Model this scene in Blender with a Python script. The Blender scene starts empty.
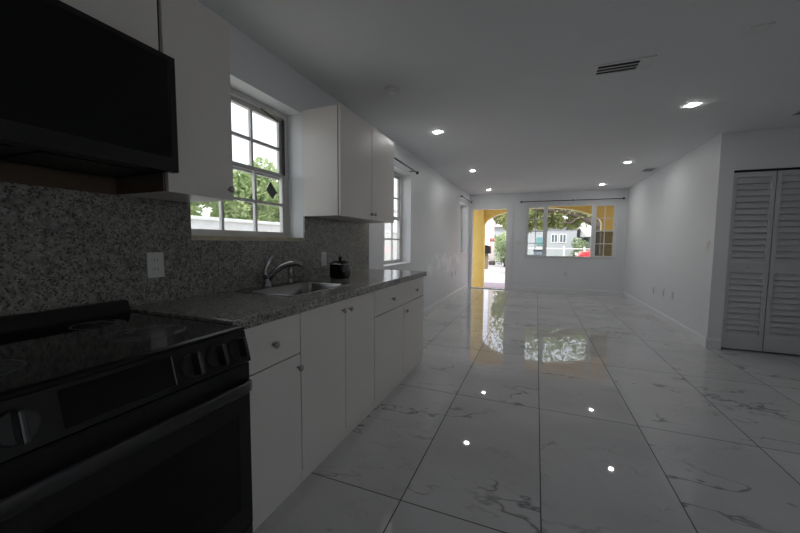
import bpy, bmesh, math, random
from mathutils import Vector, Matrix
random.seed(7)
PI = math.pi
SC = bpy.context.scene
COL = SC.collection
W = -1.67          # left wall surface
CT = .918          # counter top
CEIL = 2.45
FAR = 9.10

# ------------------------------------------------------------------ materials
def new_mat(name):
    m = bpy.data.materials.new(name); m.use_nodes = True
    nt = m.node_tree
    return m, nt, nt.nodes['Principled BSDF']

def bump(nt, bs, src, strength=.1, dist=.01):
    b = nt.nodes.new('ShaderNodeBump'); b.inputs['Strength'].default_value = strength
    b.inputs['Distance'].default_value = dist
    nt.links.new(src, b.inputs['Height']); nt.links.new(b.outputs[0], bs.inputs['Normal'])

def coords(nt, scale=(1, 1, 1)):
    tc = nt.nodes.new('ShaderNodeTexCoord'); mp = nt.nodes.new('ShaderNodeMapping')
    mp.inputs['Scale'].default_value = scale
    nt.links.new(tc.outputs['Object'], mp.inputs[0]); return mp.outputs[0]

def noise(nt, vec, scale, detail=3, rough=.5):
    n = nt.nodes.new('ShaderNodeTexNoise'); n.inputs['Scale'].default_value = scale
    n.inputs['Detail'].default_value = detail; n.inputs['Roughness'].default_value = rough
    nt.links.new(vec, n.inputs['Vector']); return n

def ramp(nt, src, stops, interp='LINEAR'):
    r = nt.nodes.new('ShaderNodeValToRGB'); r.color_ramp.interpolation = interp
    e = r.color_ramp.elements
    while len(e) < len(stops): e.new(.5)
    for k, (p, c) in enumerate(stops):
        e[k].position = p
        e[k].color = (c, c, c, 1) if isinstance(c, (int, float)) else (*c, 1)
    nt.links.new(src, r.inputs[0]); return r.outputs[0]

def mixc(nt, f, a, b, mode='MIX'):
    m = nt.nodes.new('ShaderNodeMix'); m.data_type = 'RGBA'; m.blend_type = mode
    for s, v in ((m.inputs[0], f), (m.inputs[6], a), (m.inputs[7], b)):
        if isinstance(v, bpy.types.NodeSocket): nt.links.new(v, s)
        elif isinstance(v, (int, float)): s.default_value = v
        else: s.default_value = (*v, 1)
    return m.outputs[2]

def math_n(nt, op, a, b=None, c=None):
    m = nt.nodes.new('ShaderNodeMath'); m.operation = op
    for k, v in enumerate((a, b, c)):
        if v is None: continue
        if isinstance(v, bpy.types.NodeSocket): nt.links.new(v, m.inputs[k])
        else: m.inputs[k].default_value = v
    return m.outputs[0]

def plain(name, col, rough=.5, metal=0, spec=.5, var=.06, vs=6, bmp=0, bs_=60, coat=0):
    m, nt, b = new_mat(name)
    v = coords(nt); n = noise(nt, v, vs, 4)
    c = ramp(nt, n.outputs['Fac'], [(.3, tuple(x * (1 - var) for x in col)), (.7, tuple(min(1, x * (1 + var)) for x in col))])
    nt.links.new(c, b.inputs['Base Color'])
    b.inputs['Roughness'].default_value = rough; b.inputs['Metallic'].default_value = metal
    b.inputs['Specular IOR Level'].default_value = spec
    b.inputs['Coat Weight'].default_value = coat; b.inputs['Coat Roughness'].default_value = .05
    if bmp:
        n2 = noise(nt, v, bs_, 4); bump(nt, b, n2.outputs['Fac'], bmp, .004)
    return m

def emit(name, col, s):
    m, nt, b = new_mat(name)
    b.inputs['Base Color'].default_value = (*col, 1)
    b.inputs['Emission Color'].default_value = (*col, 1); b.inputs['Emission Strength'].default_value = s
    return m

def glass_mat(name='window_glass', tint=(.96, .98, .97), ior=1.45):
    m, nt, b = new_mat(name); nt.nodes.remove(b)
    t = nt.nodes.new('ShaderNodeBsdfTransparent'); t.inputs[0].default_value = (*tint, 1)
    g = nt.nodes.new('ShaderNodeBsdfGlossy'); g.inputs['Roughness'].default_value = .02
    f = nt.nodes.new('ShaderNodeFresnel')
    ge = nt.nodes.new('ShaderNodeNewGeometry')     # same reflectance on both faces of the pane
    nt.links.new(math_n(nt, 'MULTIPLY_ADD', ge.outputs['Backfacing'], 1/ior-ior, ior), f.inputs[0])
    mx = nt.nodes.new('ShaderNodeMixShader')
    nt.links.new(f.outputs[0], mx.inputs[0]); nt.links.new(t.outputs[0], mx.inputs[1]); nt.links.new(g.outputs[0], mx.inputs[2])
    nt.links.new(mx.outputs[0], nt.nodes['Material Output'].inputs[0])
    return m

def screen_mat():
    m, nt, b = new_mat('insect_screen')
    t = nt.nodes.new('ShaderNodeBsdfTransparent')
    b.inputs['Base Color'].default_value = (.12, .12, .11, 1); b.inputs['Roughness'].default_value = .8
    mx = nt.nodes.new('ShaderNodeMixShader'); mx.inputs[0].default_value = .55
    nt.links.new(t.outputs[0], mx.inputs[1]); nt.links.new(b.outputs[0], mx.inputs[2])
    nt.links.new(mx.outputs[0], nt.nodes['Material Output'].inputs[0]); return m

def granite_mat():
    m, nt, b = new_mat('speckled_granite')
    v = coords(nt)
    vo = nt.nodes.new('ShaderNodeTexVoronoi'); vo.inputs['Scale'].default_value = 165
    nt.links.new(v, vo.inputs['Vector'])
    sp = nt.nodes.new('ShaderNodeSeparateColor'); nt.links.new(vo.outputs['Color'], sp.inputs[0])
    c1 = ramp(nt, sp.outputs[0], [(0, (.10, .097, .09)), (.12, (.12, .115, .105)), (.18, (.26, .25, .225)), (.6, (.34, .33, .30)), (.88, (.37, .36, .33)), (.94, (.46, .45, .42))])
    n = noise(nt, v, 45, 3); c2 = ramp(nt, n.outputs['Fac'], [(.38, .62), (.55, 1.0)])
    n3 = noise(nt, v, 4, 3); c3 = ramp(nt, n3.outputs['Fac'], [(.3, .85), (.7, 1.0)])
    c = mixc(nt, 1, mixc(nt, 1, c1, c2, 'MULTIPLY'), c3, 'MULTIPLY')
    nt.links.new(c, b.inputs['Base Color'])
    b.inputs['Roughness'].default_value = .16; b.inputs['Specular IOR Level'].default_value = .5
    return m

def wall_mat():
    m, nt, b = new_mat('white_wall_paint')
    v = coords(nt); n = noise(nt, v, 1.2, 3)
    c = ramp(nt, n.outputs['Fac'], [(.3, (.77, .785, .80)), (.7, (.80, .815, .83))])
    nt.links.new(c, b.inputs['Base Color']); b.inputs['Roughness'].default_value = .5
    n2 = noise(nt, v, 22, 5, .6); bump(nt, b, n2.outputs['Fac'], .22, .012)
    return m

def left_wall_mat():
    # same paint, with pale patches of bare filler low on the wall
    m, nt, b = new_mat('white_wall_paint_patched')
    v = coords(nt); n = noise(nt, v, 1.2, 3)
    c = ramp(nt, n.outputs['Fac'], [(.3, (.74, .755, .77)), (.7, (.77, .785, .80))])
    sx = nt.nodes.new('ShaderNodeSeparateXYZ'); nt.links.new(v, sx.inputs[0])
    dy = math_n(nt, 'MULTIPLY', math_n(nt, 'SUBTRACT', sx.outputs[1], 6.6), .62)
    dz = math_n(nt, 'MULTIPLY', math_n(nt, 'SUBTRACT', sx.outputs[2], .80), 4.2)
    d = math_n(nt, 'ADD', math_n(nt, 'POWER', dy, 2), math_n(nt, 'POWER', dz, 2))
    env = math_n(nt, 'SUBTRACT', 1.0, d); env = math_n(nt, 'MAXIMUM', env, 0)
    n3 = noise(nt, v, 5, 5, .65); pt = ramp(nt, n3.outputs['Fac'], [(.48, 0.), (.56, 1.)])
    f = math_n(nt, 'MULTIPLY', math_n(nt, 'MINIMUM', math_n(nt, 'MULTIPLY', env, 2), 1), pt)
    nt.links.new(mixc(nt, f, c, (.90, .92, .93)), b.inputs['Base Color'])
    b.inputs['Roughness'].default_value = .42
    n2 = noise(nt, v, 22, 5, .6); bump(nt, b, n2.outputs['Fac'], .22, .012)
    return m

def floor_mat():
    m, nt, b = new_mat('polished_marble_tile')
    v = coords(nt)
    sx = nt.nodes.new('ShaderNodeSeparateXYZ'); nt.links.new(v, sx.inputs[0])
    u = math_n(nt, 'DIVIDE', math_n(nt, 'SUBTRACT', sx.outputs[0], .058), .611)
    w = math_n(nt, 'DIVIDE', math_n(nt, 'SUBTRACT', sx.outputs[1], 1.411), 1.211)
    fu, fw = math_n(nt, 'FRACT', u), math_n(nt, 'FRACT', w)
    iu, iw = math_n(nt, 'FLOOR', u), math_n(nt, 'FLOOR', w)
    eu = math_n(nt, 'MULTIPLY', math_n(nt, 'MINIMUM', fu, math_n(nt, 'SUBTRACT', 1.0, fu)), .611)
    ew = math_n(nt, 'MULTIPLY', math_n(nt, 'MINIMUM', fw, math_n(nt, 'SUBTRACT', 1.0, fw)), 1.211)
    grout = math_n(nt, 'LESS_THAN', math_n(nt, 'MINIMUM', eu, ew), .0028)
    # every tile is cut from another place of the slab
    wn = nt.nodes.new('ShaderNodeTexWhiteNoise'); wn.noise_dimensions = '2D'
    cb = nt.nodes.new('ShaderNodeCombineXYZ'); nt.links.new(iu, cb.inputs[0]); nt.links.new(iw, cb.inputs[1])
    nt.links.new(cb.outputs[0], wn.inputs['Vector'])
    sc = nt.nodes.new('ShaderNodeVectorMath'); sc.operation = 'SCALE'; sc.inputs[3].default_value = 23.
    nt.links.new(wn.outputs['Color'], sc.inputs[0])
    ad = nt.nodes.new('ShaderNodeVectorMath'); ad.operation = 'ADD'
    nt.links.new(v, ad.inputs[0]); nt.links.new(sc.outputs[0], ad.inputs[1]); p = ad.outputs[0]
    rot = nt.nodes.new('ShaderNodeMapping'); rot.inputs['Rotation'].default_value = (0, 0, .6); rot.inputs['Scale'].default_value = (1.0, 2.1, 1)
    nt.links.new(p, rot.inputs[0]); q = rot.outputs[0]
    def vein(scale, thin, mscale, lo, hi, det=5):
        a = noise(nt, q, scale, det, .62)
        r = math_n(nt, 'ABSOLUTE', math_n(nt, 'SUBTRACT', a.outputs['Fac'], .5))
        k = ramp(nt, r, [(0, 1.), (thin, 0.)])
        mk = ramp(nt, noise(nt, p, mscale, 2).outputs['Fac'], [(lo, 0.), (hi, 1.)])
        return math_n(nt, 'MULTIPLY', k, mk)
    v1 = vein(1.15, .014, 1.9, .49, .62, 4)      # bold broken veins
    v2 = vein(3.2, .012, 2.6, .45, .62)      # fine ones
    cl = ramp(nt, noise(nt, q, 1.1, 4).outputs['Fac'], [(.35, (.555, .55, .55)), (.7, (.655, .65, .655))])
    sh = mixc(nt, math_n(nt, 'MULTIPLY', wn.outputs['Value'], .10), cl, (.5, .51, .52))
    c = mixc(nt, math_n(nt, 'MULTIPLY', v2, .38), sh, (.24, .24, .24))
    c = mixc(nt, math_n(nt, 'MULTIPLY', v1, .85), c, (.15, .15, .155))
    c = mixc(nt, grout, c, (.05, .05, .048))
    nt.links.new(c, b.inputs['Base Color'])
    rg = mixc(nt, grout, (.02,) * 3, (.7,) * 3); nt.links.new(rg, b.inputs['Roughness'])
    b.inputs['Specular IOR Level'].default_value = .55
    nz = noise(nt, v, 2.2, 2); bump(nt, b, nz.outputs['Fac'], .008, .02)
    return m

def leaf_mat(name, a, c_):
    m, nt, b = new_mat(name)
    v = coords(nt); n = noise(nt, v, 2.5, 3)
    c = ramp(nt, n.outputs['Fac'], [(.35, a), (.65, c_)])
    nt.links.new(c, b.inputs['Base Color']); b.inputs['Roughness'].default_value = .5
    tr = nt.nodes.new('ShaderNodeBsdfTranslucent'); nt.links.new(c, tr.inputs[0])
    mx = nt.nodes.new('ShaderNodeMixShader'); mx.inputs[0].default_value = .45
    nt.links.new(b.outputs[0], mx.inputs[1]); nt.links.new(tr.outputs[0], mx.inputs[2])
    nt.links.new(mx.outputs[0], nt.nodes['Material Output'].inputs[0]); return m

M = {}
M['wall'] = wall_mat(); M['wall_left'] = left_wall_mat(); M['floor'] = floor_mat()
M['ceil'] = plain('ceiling_paint', (.74, .75, .76), .7, var=.02, vs=1.5, bmp=.35, bs_=70)
M['trim'] = plain('white_trim_paint', (.80, .805, .81), .35, var=.015)
M['granite'] = granite_mat()
M['cab'] = plain('white_laminate', (.76, .73, .69), .38, var=.02, vs=2)
M['cab_in'] = plain('cabinet_carcass', (.50, .44, .34), .6, var=.05)
M['cabgap'] = plain('cabinet_edge', (.05, .045, .035), .7)
M['rawwood_and_shade'] = plain('brown_panel_and_shade', (.10, .07, .045), .7, var=.15, vs=20)  # bare cabinet side; also the painted shade under the microwave
M['nickel'] = plain('brushed_nickel', (.42, .40, .37), .3, 1)
M['chrome'] = plain('chrome', (.40, .40, .41), .07, 1, var=.01)
M['steel'] = plain('stainless_steel', (.26, .26, .255), .24, 1, var=.05, vs=40)
M['black'] = plain('black_enamel', (.008, .008, .009), .35, spec=.3)
M['bstain'] = plain('black_stainless', (.022, .022, .022), .42, .6)
M['bstain2'] = plain('black_stainless_handle', (.07, .07, .072), .33, .8)
M['bglass'] = plain('black_door_glass', (.003, .003, .0035), .08, spec=.3)
M['bknob'] = plain('knob_black', (.03, .03, .031), .3)
M['seam'] = plain('edge_metal_and_shine', (.35, .35, .35), .25, .9)
M['blackm'] = plain('black_rod_metal', (.02, .02, .02), .35, .4)
M['plastic'] = plain('white_plastic', (.72, .72, .70), .35, var=.01)
M['slot'] = plain('dark_slot', (.02, .02, .02), .8)
M['frame'] = plain('aluminium_window_frame', (.62, .62, .61), .5, .1, var=.04)
M['frame_w'] = plain('white_window_frame', (.82, .83, .82), .45, var=.03)
M['glass'] = glass_mat(); M['screen'] = screen_mat()
M['sticker'] = plain('torn_dark_sticker', (.03, .03, .05), .6)
M['beige'] = plain('beige_eave_paint', (.66, .60, .48), .8, var=.08)
M['dirtysill'] = plain('worn_sill_paint', (.52, .48, .34), .6, var=.18, vs=14)
M['jar'] = plain('black_glazed_ceramic', (.006, .006, .006), .12)
M['led'] = emit('led_lens', (1., .99, .97), 120)
M['ledring'] = plain('light_trim_ring', (.82, .82, .82), .4)
M['vent'] = plain('vent_white_enamel', (.70, .705, .71), .45)
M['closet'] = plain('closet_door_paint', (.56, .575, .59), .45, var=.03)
M['yellow'] = plain('yellow_stucco', (.93, .68, .20), .8, var=.05, bmp=.3, bs_=40)
M['arch_sun'] = plain('sunlit_arch_edge', (.90, .80, .50), .8, var=.05)  # paler than the stucco: sunlight painted onto the arch reveal
M['concrete'] = plain('pale_concrete', (.50, .485, .46), .9, var=.10, vs=1.2)
M['porch'] = plain('porch_paving_and_shade', (.40, .33, .37), .8, var=.15, vs=8)  # porch slab colour, reused to paint shade on the ground beyond
M['road'] = plain('asphalt_road', (.34, .33, .35), .9, var=.1, vs=.8)
M['grass'] = plain('lawn_grass', (.22, .30, .10), .95, var=.35, vs=3)
M['fence'] = plain('white_painted_fence', (.80, .80, .78), .7)
M['hwall'] = plain('pale_grey_render', (.44, .45, .49), .85, var=.04)
M['hwall2'] = plain('white_render', (.60, .60, .59), .85, var=.04)
M['roof'] = plain('pale_roof', (.72, .71, .68), .8, var=.08)
M['hglass'] = plain('house_window_glass', (.12, .15, .19), .12)
M['teal'] = plain('turquoise_door_paint', (.14, .33, .35), .5)
M['red'] = plain('red_car_paint', (.62, .03, .04), .25, coat=.6)
M['silver'] = plain('silver_car_paint', (.55, .57, .60), .25, coat=.5)
M['carglass'] = plain('car_glass', (.06, .14, .15), .08)
M['rubber'] = plain('tyre_rubber', (.02, .02, .02), .8)
M['bark'] = plain('tree_bark', (.10, .08, .065), .9, var=.3, vs=12, bmp=.5)
M['palebark'] = plain('pale_palm_bark', (.62, .55, .52), .9, var=.15, vs=10)
M['redband'] = plain('faded_red_band', (.40, .16, .15), .7)
M['brownwood'] = plain('weathered_brown_wood', (.20, .15, .10), .9, var=.2, vs=10)
M['leafA'] = leaf_mat('oak_leaves', (.15, .19, .06), (.50, .52, .24))
M['leafB'] = leaf_mat('hedge_leaves', (.25, .36, .14), (.58, .66, .36))
M['leafC'] = leaf_mat('shrub_leaves', (.22, .30, .16), (.45, .52, .32))

# ------------------------------------------------------------------ mesh building
WLOC = {}
class MB:
    def __init__(s): s.bm = bmesh.new(); s.mi = 0
    def _tag(s, faces):
        for f in faces: f.material_index = s.mi
    def box(s, x0, x1, y0, y1, z0, z1, bev=0, seg=2):
        vs = [s.bm.verts.new((x, y, z)) for x in (x0, x1) for y in (y0, y1) for z in (z0, z1)]
        F = [(0, 1, 3, 2), (4, 6, 7, 5), (0, 4, 5, 1), (2, 3, 7, 6), (0, 2, 6, 4), (1, 5, 7, 3)]
        fs = [s.bm.faces.new([vs[i] for i in f]) for f in F]; s._tag(fs)
        if bev:
            es = list({e for f in fs for e in f.edges})
            r = bmesh.ops.bevel(s.bm, geom=es, offset=bev, segments=seg, affect='EDGES', profile=.6)
            s._tag(r['faces'])
        return s
    def obox(s, c, size, rot, bev=0):
        """oriented box: centre, full size, rotation matrix"""
        n0 = len(s.bm.verts); s.box(-size[0]/2, size[0]/2, -size[1]/2, size[1]/2, -size[2]/2, size[2]/2, bev)
        s.bm.verts.ensure_lookup_table()
        for v in s.bm.verts[n0:]: v.co = rot @ v.co + Vector(c)
        return s
    def prism(s, poly, axis, a, b):
        """poly: 2D points in the plane normal to axis; extruded a..b"""
        def P(p, t): return {'x': (t, p[0], p[1]), 'y': (p[0], t, p[1]), 'z': (p[0], p[1], t)}[axis]
        A = [s.bm.verts.new(P(p, a)) for p in poly]; B = [s.bm.verts.new(P(p, b)) for p in poly]
        n = len(poly); fs = [s.bm.faces.new(A), s.bm.faces.new(B[::-1])]
        for i in range(n): fs.append(s.bm.faces.new([A[i], B[i], B[(i+1) % n], A[(i+1) % n]]))
        s._tag(fs); return s
    def tube(s, pts, r, seg=12, cap=True):
        pts = [Vector(p) for p in pts]; rs = r if isinstance(r, (list, tuple)) else [r] * len(pts)
        rings = []; up = None
        for i, p in enumerate(pts):
            d = (pts[min(i+1, len(pts)-1)] - pts[max(i-1, 0)]).normalized()
            if up is None: up = d.orthogonal().normalized()
            up = (up - d * up.dot(d)).normalized(); sd = d.cross(up)
            rings.append([s.bm.verts.new(p + (up * math.cos(2*PI*k/seg) + sd * math.sin(2*PI*k/seg)) * rs[i]) for k in range(seg)])
        fs = []
        for a, b in zip(rings, rings[1:]):
            for k in range(seg): fs.append(s.bm.faces.new([a[k], a[(k+1) % seg], b[(k+1) % seg], b[k]]))
        if cap: fs.append(s.bm.faces.new(rings[0][::-1])); fs.append(s.bm.faces.new(rings[-1]))
        for f in fs: f.smooth = True
        if cap: fs[-1].smooth = fs[-2].smooth = False
        s._tag(fs); return s
    def lathe(s, prof, c, axis='z', seg=20):
        """prof: (radius, height) pairs"""
        d = {'z': Vector((0, 0, 1)), 'x': Vector((1, 0, 0)), 'y': Vector((0, 1, 0))}[axis]
        return s.tube([Vector(c) + d * h for r, h in prof], [max(r, 1e-4) for r, h in prof], seg)
    def ball(s, c, r, sc=(1, 1, 1)):
        g = bmesh.ops.create_uvsphere(s.bm, u_segments=14, v_segments=10, radius=r)
        for v in g['verts']: v.co = Vector((v.co.x*sc[0], v.co.y*sc[1], v.co.z*sc[2])) + Vector(c)
        fs = {f for v in g['verts'] for f in v.link_faces}
        for f in fs: f.smooth = True
        s._tag(fs); return s
    def leaves(s, c, rad, n, size, seedv=0):
        rnd = random.Random(seedv)
        for _ in range(n):
            while True:
                p = Vector((rnd.uniform(-1, 1), rnd.uniform(-1, 1), rnd.uniform(-1, 1)))
                if .2 < p.length < 1: break
            p = Vector((p.x*rad[0], p.y*rad[1], p.z*rad[2])) + Vector(c)
            a = Vector((rnd.gauss(0, 1), rnd.gauss(0, 1), rnd.gauss(0, 1))).normalized(); b = a.orthogonal().normalized()
            sz = size * rnd.uniform(.6, 1.3)
            q = [p - a*sz, p + b*sz*.45, p + a*sz, p - b*sz*.45]
            s._tag([s.bm.faces.new([s.bm.verts.new(x) for x in q])])
        return s
    def build(s, name, mats, parent=None, origin=None, smooth=False):
        me = bpy.data.meshes.new(name)
        if parent is not None: o0 = WLOC[parent.name]
        elif origin is not None: o0 = Vector(origin)
        else: o0 = Vector((0, 0, 0))
        bmesh.ops.recalc_face_normals(s.bm, faces=s.bm.faces[:]) if not smooth == 'keep' else None
        for v in s.bm.verts: v.co -= o0
        if smooth is True:
            for f in s.bm.faces: f.smooth = True
        s.bm.to_mesh(me); s.bm.free()
        for m in (mats if isinstance(mats, (list, tuple)) else [mats]): me.materials.append(m)
        o = bpy.data.objects.new(name, me); COL.objects.link(o)
        if parent is not None: o.parent = parent
        else: o.location = o0
        WLOC[o.name] = o0
        return o

def cells(fill, axis, a, b, us, vs, holes, mb=None):
    """slab normal to axis between a and b, grid us x vs, minus rectangular holes; only outer faces"""
    mb = mb or MB(); bm = mb.bm
    us = sorted(set(us + [h[0] for h in holes] + [h[1] for h in holes])); vs = sorted(set(vs + [h[2] for h in holes] + [h[3] for h in holes]))
    def solid(i, j):
        if i < 0 or j < 0 or i >= len(us)-1 or j >= len(vs)-1: return False
        u, v = (us[i]+us[i+1])/2, (vs[j]+vs[j+1])/2
        return not any(h[0] < u < h[1] and h[2] < v < h[3] for h in holes)
    cache = {}
    def V(t, u, v):
        k = (t, u, v)
        if k not in cache: cache[k] = bm.verts.new({'x': (t, u, v), 'y': (u, t, v), 'z': (u, v, t)}[axis])
        return cache[k]
    fs = []
    for i in range(len(us)-1):
        for j in range(len(vs)-1):
            if not solid(i, j): continue
            u0, u1, v0, v1 = us[i], us[i+1], vs[j], vs[j+1]
            for t in (a, b): fs.append(bm.faces.new([V(t, u0, v0), V(t, u1, v0), V(t, u1, v1), V(t, u0, v1)]))
            for (di, dj, p, q) in ((-1, 0, (u0, v0), (u0, v1)), (1, 0, (u1, v0), (u1, v1)), (0, -1, (u0, v0), (u1, v0)), (0, 1, (u0, v1), (u1, v1))):
                if not solid(i+di, j+dj): fs.append(bm.faces.new([V(a, *p), V(a, *q), V(b, *q), V(b, *p)]))
    mb._tag(fs); return mb

def thing(name, label, cat, loc, group=None):
    o = bpy.data.objects.new(name, None); COL.objects.link(o); o.location = loc; o.empty_display_size = .1
    WLOC[o.name] = Vector(loc); o['label'] = label; o['category'] = cat
    if group: o['group'] = group
    return o
def tag(o, label, cat, group=None, kind=None):
    o['label'] = label; o['category'] = cat
    if group: o['group'] = group
    if kind: o['kind'] = kind
    return o
def struct(o, label=None):
    o['kind'] = 'structure'
    if label: o['label'] = label
    return o
def copy_thing(root, loc, label):
    r = root.copy(); COL.objects.link(r); r.location = loc; r['label'] = label; WLOC[r.name] = Vector(loc)
    for ch in list(root.children):
        c = ch.copy(); COL.objects.link(c); c.parent = r
        for g in list(ch.children):
            d = g.copy(); COL.objects.link(d); d.parent = c
    return r

# ------------------------------------------------------------------ room shell
XE, YN = 4.2, -1.7
XR, YC = 1.887, 4.96
struct(MB().box(-1.87, XE+.15, YN-.15, FAR+.15, -.12, 0).build('floor', M['floor']))
struct(MB().box(-1.87, XE+.15, YN-.15, FAR+.2, CEIL, CEIL+.12).build('ceiling', M['ceil']))
W1 = (1.237, 2.165, 1.215, 2.168); W2 = (3.655, 4.575, .905, 2.155); W3 = (7.95, 8.77, .935, 2.15)
struct(cells(1, 'x', W-.2, W, [YN, FAR], [0, CEIL], [W1, W2, W3]).build('wall_left', M['wall_left']))
DX0, DX1, DZ = -1.60, -.71, 2.09
WF = (-.262, 1.69, .862, 2.142)
struct(cells(1, 'y', FAR, FAR+.15, [-1.87, 2.05], [0, CEIL], [(DX0, DX1, 0, DZ), WF]).build('wall_far', M['wall']))
struct(MB().box(XR, XR+.12, YC+.12, FAR, 0, CEIL).build('wall_right', M['wall']))
CX0, CX1, CZ = 2.018, 3.506, 2.035
struct(cells(1, 'y', YC, YC+.12, [XR, XE], [0, CEIL], [(CX0, CX1, 0, CZ)]).build('wall_closet', M['wall']))
struct(MB().box(XR+.12, XE, YC+.75, YC+.85, 0, CEIL).build('wall_closet_back', M['wall']))
WE = (-1.35, .75, .95, 2.1); WN = (1.6, 3.4, 0.05, 2.1)
struct(cells(1, 'x', XE, XE+.15, [YN, YC+.85], [0, CEIL], [WE]).build('wall_east', M['wall']))
struct(cells(1, 'y', YN-.15, YN, [-1.87, XE+.15], [0, CEIL], []).build('wall_near', M['wall']))

# baseboards
def board(name, poly, axis, a, b):
    return struct(MB().prism(poly, axis, a, b).build(name, M['trim']))
bh, bt = .12, .014
def bprof(s0, d): return [(s0, 0), (s0 + d*bt, 0), (s0 + d*bt, bh-.02), (s0 + d*bt*.5, bh), (s0, bh)]
board('baseboard_left', bprof(W, 1), 'y', 3.30, FAR)
board('baseboard_right', bprof(XR, -1), 'y', YC+.0005, FAR)
board('baseboard_far', [(FAR, 0), (FAR-bt, 0), (FAR-bt, bh-.02), (FAR-bt*.5, bh), (FAR, bh)], 'x', DX1+.145, XR)
board('baseboard_closet', [(YC, 0), (YC-bt, 0), (YC-bt, bh-.02), (YC-bt*.5, bh), (YC, bh)], 'x', XR-bt, CX0-.01)
# door casing (the leaf is swung away out of sight)
d1 = MB()
d1.box(W, DX0, FAR-.018, FAR, 0, DZ+.085, .003)
d1.box(DX1, DX1+.14, FAR-.018, FAR, 0, DZ+.085, .003)
d1.box(DX0, DX1, FAR-.018, FAR, DZ, DZ+.085, .003)
d1.box(DX0, DX0+.015, FAR, FAR+.15, 0, DZ); d1.box(DX1-.015, DX1, FAR, FAR+.15, 0, DZ); d1.box(DX0+.015, DX1-.015, FAR, FAR+.15, DZ-.015, DZ)
do = struct(d1.build('door_1', M['trim']))
MB().box(DX0+.015, DX1-.015, FAR-.01, FAR+.15, 0.0, .018, .004).build('threshold', M['vent'], do)

# ------------------------------------------------------------------ windows
def side_window(name, o, sashcols, screen=False):
    """double-hung window in the left wall: opening o = y0,y1,z0,z1"""
    y0, y1, z0, z1 = o; xa, xb = W-.195, W-.135; fw = .035
    f = cells(1, 'x', xa, xb, [y0, y1], [z0, z1], [(y0+fw, y1-fw, z0+fw, z1-fw)]).build(name, M['frame'])
    struct(f)
    zm = z0 + (z1-z0)*.505
    for nm, za, zb, xo in (('upper_sash', zm-.02, z1-fw, xa+.008), ('lower_sash', z0+fw, zm+.022, xa+.032)):
        sw = .028; ya, yb = y0+fw, y1-fw
        hs = []; n = sashcols; cw = (yb-ya-2*sw-(n-1)*.018)/n; rh = (zb-za-2*sw-.02)/2
        for i in range(n):
            for j in range(2):
                u = ya+sw+i*(cw+.018); v = za+sw+j*(rh+.02); hs.append((u, u+cw, v, v+rh))
        s_ = cells(1, 'x', xo, xo+.022, [ya, yb], [za, zb], hs).build(nm, M['frame'], f)
        MB().box(xo+.009, xo+.012, ya+sw*.5, yb-sw*.5, za+sw*.5, zb-sw*.5).build('window_pane', M['glass'], s_)
    return f
w1 = side_window('window_1', W1, 3)
w2 = side_window('window_2', W2, 3)
w3 = side_window('window_3', W3, 2)
def sill(par, o, t, mat, over=0):
    MB().box(W-.135, W+over, o[0]+.001, o[1]-.001, o[2], o[2]+t, .002).build('window_sill', mat, par)
sill(w1, W1, .022, M['dirtysill'], 0)
sill(w2, W2, .02, M['trim'], .012); sill(w3, W3, .02, M['trim'], .012)
sh = MB(); c = Vector((W-.139, 2.01, 1.585))
sh.prism([(c.y+dy, c.z+dz) for dy, dz in ((-.055, -.005), (-.03, .035), (-.008, .062), (.03, .02), (.06, -.012), (.035, -.03), (.012, -.062), (-.03, -.03))], 'x', c.x-.022, c.x-.0205)
sh.build('torn_sticker', M['sticker'], w1)['label'] = 'dark torn sticker on the lower pane'
MB().obox((W-.128, 1.97, 2.105), (.004, .17, .012), Matrix.Rotation(math.radians(-14), 3, 'X')).build('peeling_strip', M['brownwood'], w1)
# dark side track of window 1
MB().box(W-.150, W-.134, W1[1]-.05, W1[1]-.036, 1.71, 2.12).build('sash_track', M['slot'], w1)

# far window: double-hung units either side of a fixed pane
x0, x1, z0, z1 = WF; ya, yb = FAR+.035, FAR+.095
mA, mB = .20, 1.225; mw = .07; fw = .035
fr = cells(1, 'y', ya, yb, [x0, x1], [z0, z1], [(x0+fw, mA-mw/2, z0+fw, z1-fw), (mA+mw/2, mB-mw/2, z0+fw, z1-fw), (mB+mw/2, x1-fw, z0+fw, z1-fw)]).build('window_4', M['frame_w'])
struct(fr)
MB().box(mA+mw/2-.005, mB-mw/2+.005, ya+.03, ya+.033, z0+fw-.005, z1-fw+.005).build('fixed_pane', M['glass'], fr)
for (xa, xb, scr) in ((x0+fw, mA-mw/2, 0), (mB+mw/2, x1-fw, 1)):
    zm = (z0+z1)/2
    for nm, za, zb, yo in (('upper_sash', zm-.012, z1-fw, ya+.032), ('lower_sash', z0+fw, zm+.012, ya+.006)):
        sw = .024; cw = (xb-xa-2*sw-.018)/2; rh = (zb-za-2*sw-.018)/2
        hs = [(xa+sw+i*(cw+.018), xa+sw+i*(cw+.018)+cw, za+sw+j*(rh+.018), za+sw+j*(rh+.018)+rh) for i in range(2) for j in range(2)]
        s_ = cells(1, 'y', yo, yo+.02, [xa, xb], [za, zb], hs).build(nm, M['frame_w'], fr)
        MB().box(xa+.012, xb-.012, yo+.008, yo+.011, za+.012, zb-.012).build('window_pane', M['glass'], s_)
    if scr: MB().box(xa, xb, ya+.055, ya+.057, z0+fw, zm).build('insect_screen', M['screen'], fr)
MB().box(x0+.001, x1-.001, FAR-.02, FAR+.035, z0, z0+.022, .003).build('window_sill', M['frame'], fr)
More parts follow.
